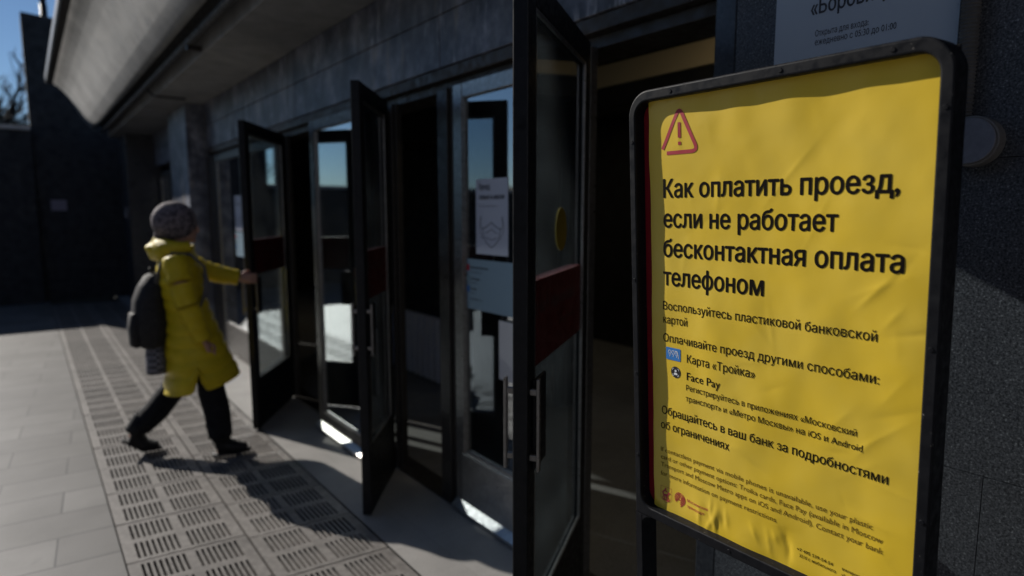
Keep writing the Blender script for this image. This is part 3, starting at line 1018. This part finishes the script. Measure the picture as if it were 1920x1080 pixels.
def horses(bm):
    for k in range(3):
        x = -.2300 + k * .0098
        stroke(bm, [(x + .0062, -.0812), (x + .0018, -.0822), (x + .0005, -.0872), (x + .0045, -.0872), (x + .0022, -.0915), (x + .0062, -.0908), (x + .0048, -.0965)], .0013, flat)
        stroke(bm, [(x + .0062, -.0812), (x + .0082, -.0850), (x + .0078, -.0905)], .0011, flat)
    stroke(bm, [(-.2105, -.0812), (-.2060, -.0825), (-.2020, -.0880), (-.2000, -.0985)], .0014, flat)
pgraphic('card_drawing', horses, mat('white_print', (.75, .78, .80), .5), off=.0012)
pgraphic('face_icon', lambda bm: disc(bm, (-.2088, -.1322), .0137), mat('black_disc_print', (.012, .012, .016), .5))
def face(bm):
    disc(bm, (-.2088, -.1290), .0029, 16)
    poly(bm, [(-.2145, -.1385), (-.2135, -.1348), (-.2110, -.1332), (-.2066, -.1332), (-.2041, -.1348), (-.2031, -.1385)])
    for sx in (-1, 1):
        for sy in (-1, 1):
            cx, cy = -.2088 + sx * .0088, -.1322 + sy * .0088
            stroke(bm, [(cx - sx * .0042, cy), (cx, cy), (cx, cy - sy * .0042)], .0011, flat)
pgraphic('face_drawing', face, mat('white_icon_print', (.75, .78, .80), .5), off=.0012)
def crest(bm):
    o_ = [(-.2560, -.4300), (-.2265, -.4300), (-.2265, -.4590), (-.2300, -.4640), (-.2370, -.4660), (-.2412, -.4700), (-.2455, -.4660), (-.2525, -.4640), (-.2560, -.4590)]
    stroke(bm, o_, .0010, flat, True)
    # rider-like ornament: a knot of small strokes
    for (a, b, w_) in (((-.2420, -.4330), (-.2440, -.4400), .0042), ((-.2440, -.4400), (-.2500, -.4430), .0030), ((-.2440, -.4400), (-.2370, -.4420), .0032),
                       ((-.2500, -.4430), (-.2480, -.4520), .0040), ((-.2480, -.4520), (-.2360, -.4500), .0055), ((-.2360, -.4500), (-.2330, -.4420), .0036), ((-.2330, -.4420), (-.2300, -.4450), .0026),
                       ((-.2475, -.4530), (-.2510, -.4610), .0024), ((-.2440, -.4530), (-.2450, -.4620), .0024), ((-.2375, -.4520), (-.2330, -.4600), .0024), ((-.2400, -.4530), (-.2380, -.4620), .0024),
                       ((-.2500, -.4625), (-.2330, -.4640), .0030), ((-.2400, -.4340), (-.2510, -.4480), .0014), ((-.2330, -.4640), (-.2310, -.4590), .002)):
        stroke(bm, [a, b], w_, flat)
pgraphic('crest_emblem', crest, CRIM_INK)
def swirl(bm):
    c = Vector((-.2008, -.4465))
    for k, r in enumerate((.0042, .0078, .0114, .0148)):
        pts = []
        if r < .005:
            pts = [c + Vector((r * math.cos(a), r * math.sin(a))) for a in [2 * math.pi * i / 24 for i in range(24)]]
            stroke(bm, pts, .0022, flat, True)
        else:
            for i in range(25):
                a = R(225 - (225 + 45) * i / 24)
                pts.append(c + Vector((r * math.cos(a), r * math.sin(a))))
            e = pts[-1]
            pts.append(e + Vector((-.0085, -.0085)) * (.5 + .5 * k / 3))
            stroke(bm, pts, .0020, flat)
pgraphic('transport_emblem', swirl, CRIM_INK)

# ------------------------------------------------------------------ far end: wall, pylon, trees, reflections
M['farwall'] = speckled('dark_far_wall', (.014, .015, .018), (.024, .026, .031), 9, .7)
fw = empty('boundary_wall', (-3, 13.78, 0), 0, 'long dark wall closing the far end of the pavement, left of the pylon', 'wall')
bm = bmesh.new(); box(bm, -9, 2.44, 0, .35, 0, 2.10); box(bm, 2.443, 3.1805, 0, .35, 0, 2.98)
obj('wall_face', bm, M['farwall'], fw, bevel=.01)
bm = bmesh.new()
for k in range(7): box(bm, -9 + k * 1.632, -9 + k * 1.632 + 1.627, -.05, .40, 2.102, 2.18)
box(bm, 2.43, 3.1805, -.05, .40, 2.982, 3.05)
obj('coping', bm, worn('pale_coping', (.42, .40, .38), .6), fw, bevel=.008)
py = empty('corner_pylon', (.182, 13.95, 0), 0, 'tall dark tapering pylon beside the canopy end, rising above the wall', 'pylon')
bm = bmesh.new(); prism(bm, [(0, 0), (4.6, 0), (4.6, 4.7), (0, 4.98)], 0, .8, 'y')
obj('pylon_body', bm, M['farwall'], py, bevel=.01)
obj('small_plate', bx(.20, .43, -.012, -.002, 1.62, 1.81), mat('pale_violet_plate', (.20, .18, .24), .5), py)
mast = empty('mast', (.55, 14.9, 0), 0, 'thin dark mast rising above the pylon', 'mast')
bm = bmesh.new(); tube(bm, [(0, 0, 0), (0, 0, 5.4)], .06, 10); obj('lower_pole', bm, M['black'], mast, smooth=True)
bm = bmesh.new(); tube(bm, [(0, 0, 5.401), (0, 0, 9)], [.05, .04], 10); obj('upper_pole', bm, M['black'], mast, smooth=True)

m_bark = worn('bark', (.016, .014, .012), .9)
def bare_tree(x, y, h, seed, label):
    rt = empty('bare_tree', (x, y, 0), 0, label, 'tree', 'bare trees beyond the boundary wall')
    rg = random.Random(seed)
    bm = bmesh.new()
    tube(bm, [(0, 0, 0), (.03, .02, h * .3), (-.02, .04, h * .55)], [.13, .10, .07], 8)
    obj('trunk', bm, m_bark, rt, smooth=True)
    bm = bmesh.new()
    def grow(p, d, L, r, lev):
        n_ = 3
        pts = [p]
        for i in range(n_):
            d = (d + Vector((rg.uniform(-.22, .22), rg.uniform(-.22, .22), rg.uniform(-.06, .16)))).normalized()
            pts.append(pts[-1] + d * L / n_)
        tube(bm, pts, [r * (1 - .6 * i / n_) for i in range(n_ + 1)], 4 if lev > 1 else 6, False)
        if lev < 4:
            for _ in range(4 if lev < 2 else 3):
                k = rg.randint(1, n_)
                q = pts[k]
                nd = (d + Vector((rg.uniform(-1, 1), rg.uniform(-1, 1), rg.uniform(-.3, .7))) * .85).normalized()
                grow(q, nd, L * rg.uniform(.5, .75), r * .58, lev + 1)
    for k in range(9):
        a = rg.uniform(0, 6.28)
        grow(Vector((0, 0, h * rg.uniform(.22, .55))), Vector((math.cos(a) * .8, math.sin(a) * .8, 1)).normalized(), h * rg.uniform(.28, .40), .10, 0)
    obj('crown', bm, m_bark, rt)
bare_tree(-1.0, 24, 5.3, 3, 'bare tree beyond the wall, in the gap left of the pylon')
bare_tree(-2.6, 26, 5.8, 8, 'bare tree at the left edge beyond the boundary wall')
bare_tree(-1.8, 23, 4.6, 21, 'bare tree second from the left edge, low and dense beyond the wall')
bare_tree(0.1, 25, 5.0, 12, 'bare tree half hidden behind the pylon')

# across the street, low end shows in the door glass
bm = bmesh.new()
N_ = 60
lo, hi, bk = [], [], []
for i in range(N_ + 1):
    y = -60 + 150 * i / N_
    z = 3.2 + 20 * max(0, min(1, (42 - y) / 30)) + 3.0 * noise.noise(Vector((y * .06, 2.2, 0))) + .9 * noise.noise(Vector((y * .4, 0, 5)))  # unseen end opposite the entrance raised to block sky light
    lo.append(bm.verts.new((-38, y, -.085))); hi.append(bm.verts.new((-44, y, z))); bk.append(bm.verts.new((-70, y, z + 1.5)))
for i in range(N_):
    bm.faces.new((lo[i], lo[i + 1], hi[i + 1], hi[i])); bm.faces.new((hi[i], hi[i + 1], bk[i + 1], bk[i]))
m = mat('wooded_slope', (.04, .045, .03), .95); t = NT(m); t.base(t.ramp(t.noise(t.coord(), .9, 6), [(.3, (.02, .024, .016)), (.7, (.06, .06, .04))]))
tag(obj('hillside', bm, m, smooth=True), kind='structure')

# ------------------------------------------------------------------ the person
PO = Vector((.735, 4.52, 0))
person = empty('person', PO, R(-6), 'person in a long yellow coat and patterned headscarf pulling the far door open', 'person')
skin = mat('skin', (.42, .24, .18), .5); skin.node_tree.nodes['Principled BSDF'].inputs['Subsurface Weight'].default_value = .05
RA, RAW = 1, None
bm = bmesh.new()
# torso and neck
loftz(bm, [(.05, 0, .78, .085, .14), (.05, 0, .90, .088, .145), (.04, 0, 1.02, .085, .13), (.03, 0, 1.16, .092, .15), (.028, 0, 1.27, .088, .155), (.02, 0, 1.33, .06, .09), (.035, 0, 1.38, .05, .05), (.045, 0, 1.44, .05, .05)], 20)
# head
HC = Vector((.055, 0, 1.505))
ellipsoid(bm, HC + Vector((-.005, 0, .02)), (.088, .075, .105))
ellipsoid(bm, HC + Vector((.022, 0, -.045)), (.062, .056, .062))
tube(bm, [HC + Vector((.075, 0, .02)), HC + Vector((.098, 0, -.015)), HC + Vector((.103, 0, -.026)), HC + Vector((.082, 0, -.034))], [.008, .012, .014, .009], 8)
for s in (-1, 1):
    ellipsoid(bm, HC + Vector((.07, s * .03, .03)), (.016, .022, .009), nu=8, nv=6)      # brow
    ellipsoid(bm, HC + Vector((-.008, s * .076, -.005)), (.018, .010, .030), nu=8, nv=6)  # ear
    ellipsoid(bm, HC + Vector((.055, s * .035, -.02)), (.022, .02, .022), nu=8, nv=6)
tube(bm, [HC + Vector((.070, -.024, -.062)), HC + Vector((.083, 0, -.06)), HC + Vector((.070, .024, -.062))], [.006, .009, .006], 8)
ellipsoid(bm, HC + Vector((.062, 0, -.088)), (.022, .024, .018), nu=10, nv=8)
# legs (her right leg, -y, is forward; the left one trails with its heel up)
LEG_R = [(0.0, -.085, .84), (.095, -.11, .64), (.160, -.135, .46), (.185, -.15, .30), (.205, -.165, .10), (.21, -.165, .05)]
LEG_L = [(.01, .085, .84), (.01, .10, .64), (-.02, .12, .45), (-.145, .135, .29), (-.275, .15, .155), (-.285, .15, .12)]
tube(bm, LEG_R, [.075, .070, .055, .055, .040, .04], 14)
tube(bm, LEG_L, [.075, .070, .055, .055, .040, .04], 14)
tube(bm, [(.17, -.165, .05), (.24, -.17, .045), (.33, -.178, .03)], [.032, .035, .022], 10)
tube(bm, [(-.30, .15, .11), (-.24, .155, .06), (-.165, .16, .03)], [.03, .034, .022], 10)
# arms
ARM_R = [(.0, -.165, 1.28), (.02, -.205, 1.16), (.045, -.225, 1.03), (.085, -.225, .92), (.125, -.215, .80)]
ARM_L = [(.03, .165, 1.285), (.10, .185, 1.25), (.20, .195, 1.20), (.30, .195, 1.165), (.405, .19, 1.14)]
tube(bm, ARM_R, [.05, .045, .038, .036, .026], 12)
tube(bm, ARM_L, [.05, .045, .038, .036, .026], 12)
# right hand: loose, hanging
wr = Vector(ARM_R[-1])
tube(bm, [wr, wr + Vector((.018, .003, -.04)), wr + Vector((.03, .006, -.085))], [(.024, .016), (.034, .017), (.038, .014)], 12, up=Vector((1, 0, 0)))
for i, (off, ln) in enumerate(((-.027, .07), (-.009, .08), (.009, .075), (.026, .06))):
    b0 = wr + Vector((.03 + off, .006, -.08))
    tube(bm, [b0, b0 + Vector((.008, .008, -ln * .45)), b0 + Vector((.008, .028, -ln * .85)), b0 + Vector((.0, .036, -ln))], [.0095, .009, .008, .006], 8)
tube(bm, [wr + Vector((.03, .006, -.03)), wr + Vector((.062, .012, -.055)), wr + Vector((.070, .022, -.09))], [.012, .011, .008], 8)
# left hand: closed round the edge of the door
wl = Vector(ARM_L[-1])
tube(bm, [wl, wl + Vector((.04, -.004, -.006)), wl + Vector((.085, -.012, -.01))], [(.022, .026), (.018, .036), (.015, .040)], 12)
for i, (off, ln) in enumerate(((.030, .055), (.011, .062), (-.009, .058), (-.028, .048))):
    b0 = wl + Vector((.08, -.012, -.01 + off))
    tube(bm, [b0, b0 + Vector((.032, .010, 0)), b0 + Vector((.047, .034, -.002)), b0 + Vector((.042, .034 + ln * .4, -.004))], [.0095, .009, .0085, .0065], 8)
tube(bm, [wl + Vector((.03, .0, .025)), wl + Vector((.062, .014, .045)), wl + Vector((.088, .03, .040))], [.012, .011, .008], 8)
body = obj('body', bm, skin, person)
remesh(body, .0065, 5)
eye_m = mat('eye_white', (.6, .58, .55), .3)
bm = bmesh.new()
for s in (-1, 1): ellipsoid(bm, HC + Vector((.072, s * .031, .010)), (.010, .013, .007), nu=10, nv=8)
obj('eyes', bm, [eye_m], person, smooth=True)
bm = bmesh.new()
for s in (-1, 1): ellipsoid(bm, HC + Vector((.0795, s * .031, .010)), (.004, .0055, .0055), nu=10, nv=8)
obj('irises', bm, mat('iris', (.03, .02, .015), .3), person, smooth=True)
# headscarf
m = mat('patterned_scarf', (.3, .25, .27), .8); t = NT(m); v = t.coord()
t.base(t.ramp(t.noise(v, 34, 3, .6), [(.36, (.05, .042, .05)), (.46, (.09, .075, .088)), (.55, (.22, .185, .20)), (.62, (.07, .06, .07))]))
t.bump(t.noise(v, 60, 3), .4, .006)
bm = bmesh.new()
secs = []
tilt = Matrix.Rotation(R(-14), 4, 'Y')
for k in range(11):
    a = R(-58 + 148 * k / 10)
    secs.append((0, 0, .130 * math.sin(a), max(.132 * math.cos(a), .004) * 1.0, max(.112 * math.cos(a), .004)))
loftz(bm, secs, 28)
for q in bm.verts:
    q.co = tilt @ q.co
    q.co += HC + Vector((-.036, 0, .034))
    q.co += Vector((noise.noise(q.co * 14), noise.noise(q.co * 14 + Vector((5, 0, 0))), noise.noise(q.co * 17 + Vector((0, 5, 0))))) * .005
tube(bm, [HC + Vector((-.10, .0, -.03)), HC + Vector((-.13, .0, -.06)), HC + Vector((-.135, .01, -.10))], [.03, .034, .02], 10)
o = obj('headscarf', bm, m, person); remesh(o, .009, 2)
# coat
def coat_mat():
    m = mat('yellow_coat_fabric', (.55, .40, .02), .5, 0, .4); t = NT(m); v = t.coord()
    t.base(t.ramp(t.noise(v, 9, 5), [(.3, (.52, .39, .004)), (.7, (.66, .50, .010))]))
    t.bump(t.noise(v, 45, 5, .6), .5, .01)
    return m
M['coat'] = coat_mat()
bm = bmesh.new()
rows = [(1.385, .050, .070, .080), (1.355, .038, .090, .115), (1.31, .028, .108, .180), (1.26, .025, .118, .205), (1.16, .028, .124, .205), (1.05, .040, .126, .195), (.95, .055, .134, .195),
        (.85, .070, .150, .205), (.75, .088, .170, .215), (.66, .105, .190, .225), (.60, .115, .202, .232), (.55, .122, .210, .238), (.505, .128, .217, .242)]
# interpolate to quilted rows
dense = []
for (a, b) in zip(rows, rows[1:]):
    n_ = max(2, int((a[0] - b[0]) / .011))
    for i in range(n_):
        s = i / n_
        dense.append(tuple(a[k] + (b[k] - a[k]) * s for k in range(4)))
dense.append(rows[-1])
NA = 72
Gs = []
for (z, cx, rx, ry) in dense:
    rowv = []
    for i in range(NA):
        th = 2 * math.pi * i / NA
        q = abs(math.sin(z * math.pi / .075))
        puff = .013 * (q ** .6) * (1 - .35 * sstep(1.1, 1.35, z))
        px_ = cx + (rx + puff) * math.cos(th); py_ = (ry + puff) * math.sin(th)
        wv = .012 * noise.noise(Vector((px_ * 6, py_ * 6, z * 5)))
        # slit on her right side near the hem, and a longer back
        a0 = R(-101); dd = math.atan2(math.sin(th - a0), math.cos(th - a0))
        low = sstep(.80, .44, z)
        zz = z + low * (.05 * math.cos(th) - .035) + low * .17 * math.exp(-(dd / .11) ** 2) * low
        rowv.append(bm.verts.new((px_ + wv * math.cos(th), py_ + wv * math.sin(th), zz)))
    Gs.append(rowv)
for r0, r1 in zip(Gs, Gs[1:]):
    for i in range(NA): bm.faces.new((r0[i], r1[i], r1[(i + 1) % NA], r0[(i + 1) % NA]))
coat = obj('coat', bm, M['coat'], person, smooth=True)
sm_ = coat.modifiers.new('thick', 'SOLIDIFY'); sm_.thickness = .012; sm_.offset = -1
def sleeve(pts, r0, r1, name):
    P = [Vector(p) for p in pts]
    out, rd = [], []
    N = 34
    for k in range(N + 1):
        s = k / N * (len(P) - 1); i = min(int(s), len(P) - 2); f = s - i
        out.append(P[i].lerp(P[i + 1], f)); base = r0 + (r1 - r0) * k / N
        rd.append(base + .006 * abs(math.sin(k * .62)) + .004 * noise.noise(out[-1] * 22))
    bm = bmesh.new(); tube(bm, out, rd, 18)
    return obj(name, bm, M['coat'], coat, smooth=True)
sleeve([(.0, -.15, 1.315)] + [tuple(Vector(p)) for p in ARM_R[1:]], .074, .050, 'sleeve')
sleeve([(.01, .14, 1.31)] + [tuple(Vector(p)) for p in ARM_L[1:]], .078, .050, 'sleeve')
bm = bmesh.new()                         # hood bunched behind the neck
ptsH, rdH = [], []
for k in range(17):
    a = R(70 + 220 * k / 16)
    ptsH.append(Vector((.052 + .115 * math.cos(a), .118 * math.sin(a), 1.375 + .02 * math.cos(a) - .03 * math.cos(a) * 0)))
    back = max(0, -math.cos(a))
    rdH.append((.042 + .028 * back, .038 + .045 * back))
tube(bm, ptsH, rdH, 14)
tube(bm, [(-.07, 0, 1.43), (-.095, 0, 1.375), (-.09, 0, 1.30)], [.045, .066, .04], 14)
o = obj('hood', bm, M['coat'], coat); remesh(o, .010, 4)
# trousers and boots
m_tr = worn('black_trousers', (.006, .0065, .009), .85, 0, .5, 14, None, .2)
bm = bmesh.new()
tube(bm, [(0, -.085, .86), *LEG_R[1:4], (.20, -.163, .13)], [.080, .084, .080, .082, .076], 16)
tube(bm, [(0, .085, .86), *LEG_L[1:4], (-.255, .148, .185)], [.080, .084, .080, .082, .073], 16)
ellipsoid(bm, (0.02, 0, .84), (.09, .14, .08))
for q in bm.verts: q.co += Vector((noise.noise(q.co * 12), noise.noise(q.co * 12 + Vector((9, 0, 0))), 0)) * .010
o = obj('trousers', bm, m_tr, person); remesh(o, .012, 2)
m_bt = worn('black_boot_leather', (.006, .006, .0065), .55, 0, .5, 14, None, .3)
def boot(ankle, heel, ball, toe, up_):
    bm = bmesh.new()
    tube(bm, [Vector(ankle) + Vector(up_) * .12, ankle, Vector(ankle).lerp(Vector(heel), .5)], [.066, .062, .056], 14)
    tube(bm, [heel, Vector(heel).lerp(Vector(ball), .45) + Vector((0, 0, .02)), ball, toe], [(.042, .042), (.050, .056), (.056, .042), (.042, .028)], 14)
    o = obj('boot', bm, m_bt, person); remesh(o, .009, 3)
    bm = bmesh.new()
    d = (Vector(ball) - Vector(heel)); dn = Vector((d.z, 0, -d.x)).normalized() if abs(d.x) > 1e-6 else Vector((0, 0, -1))
    if dn.z > 0: dn = -dn
    off = dn * .034
    tube(bm, [Vector(heel) + off - d.normalized() * .028, Vector(heel).lerp(Vector(ball), .5) + off, Vector(ball) + off, Vector(toe) + Vector((.02, 0, -.014))], [(.036, .012), (.034, .011), (.048, .011), (.034, .009)], 12)
    obj('sole', bm, M['rubber'], o, smooth=True)
boot((.205, -.165, .12), (.170, -.165, .050), (.285, -.174, .048), (.355, -.18, .034), (-.3, .1, 1))
boot((-.278, .150, .165), (-.315, .150, .125), (-.225, .157, .052), (-.150, .16, .034), (.5, -.05, .75))

# backpack and the bag below it ------------------------------------------------
bp = empty('backpack', PO + Vector((-.105, 0, .815)), R(-6), 'dark grey backpack worn on the back of the person in yellow', 'backpack')
m_bp = worn('dark_grey_nylon', (.011, .0105, .012), .8, 0, .6, 30)
bm = bmesh.new()
loftz(bm, [(-.045, 0, -.06, .070, .11), (-.05, 0, -.04, .092, .13), (-.05, 0, .10, .104, .14), (-.045, 0, .23, .094, .135), (-.03, 0, .32, .078, .12), (-.015, 0, .385, .05, .09), (-.012, 0, .40, .02, .05)], 24, 2.6)
for q in bm.verts: q.co += Vector((noise.noise(q.co * 16), noise.noise(q.co * 16 + Vector((3, 0, 0))), 0)) * .010
obj('pack_body', bm, m_bp, bp, smooth=True)
bm = bmesh.new()
loftz(bm, [(-.130, 0, -.055, .02, .09), (-.132, 0, -.04, .040, .115), (-.135, 0, .07, .042, .12), (-.135, 0, .15, .030, .11), (-.125, 0, .17, .01, .08)], 20, 2.6)
obj('pocket', bm, m_bp, bp, smooth=True)
bm = bmesh.new(); tube(bm, [(-.02, -.03, .39), (-.03, -.02, .43), (-.03, .02, .43), (-.02, .03, .39)], .009, 8)
obj('carry_loop', bm, M['black'], bp, smooth=True)
for s in (-1, 1):
    bm = bmesh.new()
    tube(bm, [(.0, s * .10, .34), (.03, s * .12, .47), (.09, s * .135, .53), (.19, s * .145, .52), (.265, s * .15, .44), (.275, s * .155, .30), (.235, s * .155, .20), (.17, s * .150, .12)],
         [(.022, .008)] * 8, 8)
    obj('strap', bm, worn('grey_strap', (.10, .10, .11), .7), bp, smooth=True)
tb = empty('shopping_bag', PO + Vector((-.135, .02, .575)), R(-6), 'small dark checked bag hanging below the backpack of the person in yellow', 'bag')
m = mat('checked_bag_fabric', (.1, .1, .12), .8); t = NT(m); v = t.coord((1, 1, 1))
ck = t.n('ShaderNodeTexChecker'); ck.inputs['Scale'].default_value = 48
ck.inputs['Color1'].default_value = (.05, .05, .06, 1); ck.inputs['Color2'].default_value = (.19, .19, .22, 1)
t.l(v, ck.inputs['Vector']); t.base(ck.outputs[0])
bm = bmesh.new()
loftz(bm, [(0, 0, 0, .055, .095), (0, 0, .01, .062, .105), (0, 0, .10, .058, .11), (0, 0, .175, .050, .11), (0, 0, .18, .046, .106)], 22, 3)
for q in bm.verts: q.co += Vector((noise.noise(q.co * 18), noise.noise(q.co * 18 + Vector((3, 0, 0))), 0)) * .007
obj('bag_body', bm, m, tb, smooth=True)
bm = bmesh.new()
for s in (-1, 1): tube(bm, [(s * .03, -.06, .175), (s * .02, -.03, .24), (s * .02, .03, .24), (s * .03, .06, .175)], .006, 6)
obj('handles', bm, M['black'], tb, smooth=True)

# small lamp and plate at the far column
o = obj('wall_plate', bx(-.02, 0, -.05, .05, 0, .17), mat('pale_plate', (.25, .25, .28), .5), bevel=.003)
o.location = (1.358, 12.35, 1.50)
tag(o, 'small pale plate on the far column by the canopy end', 'plate')
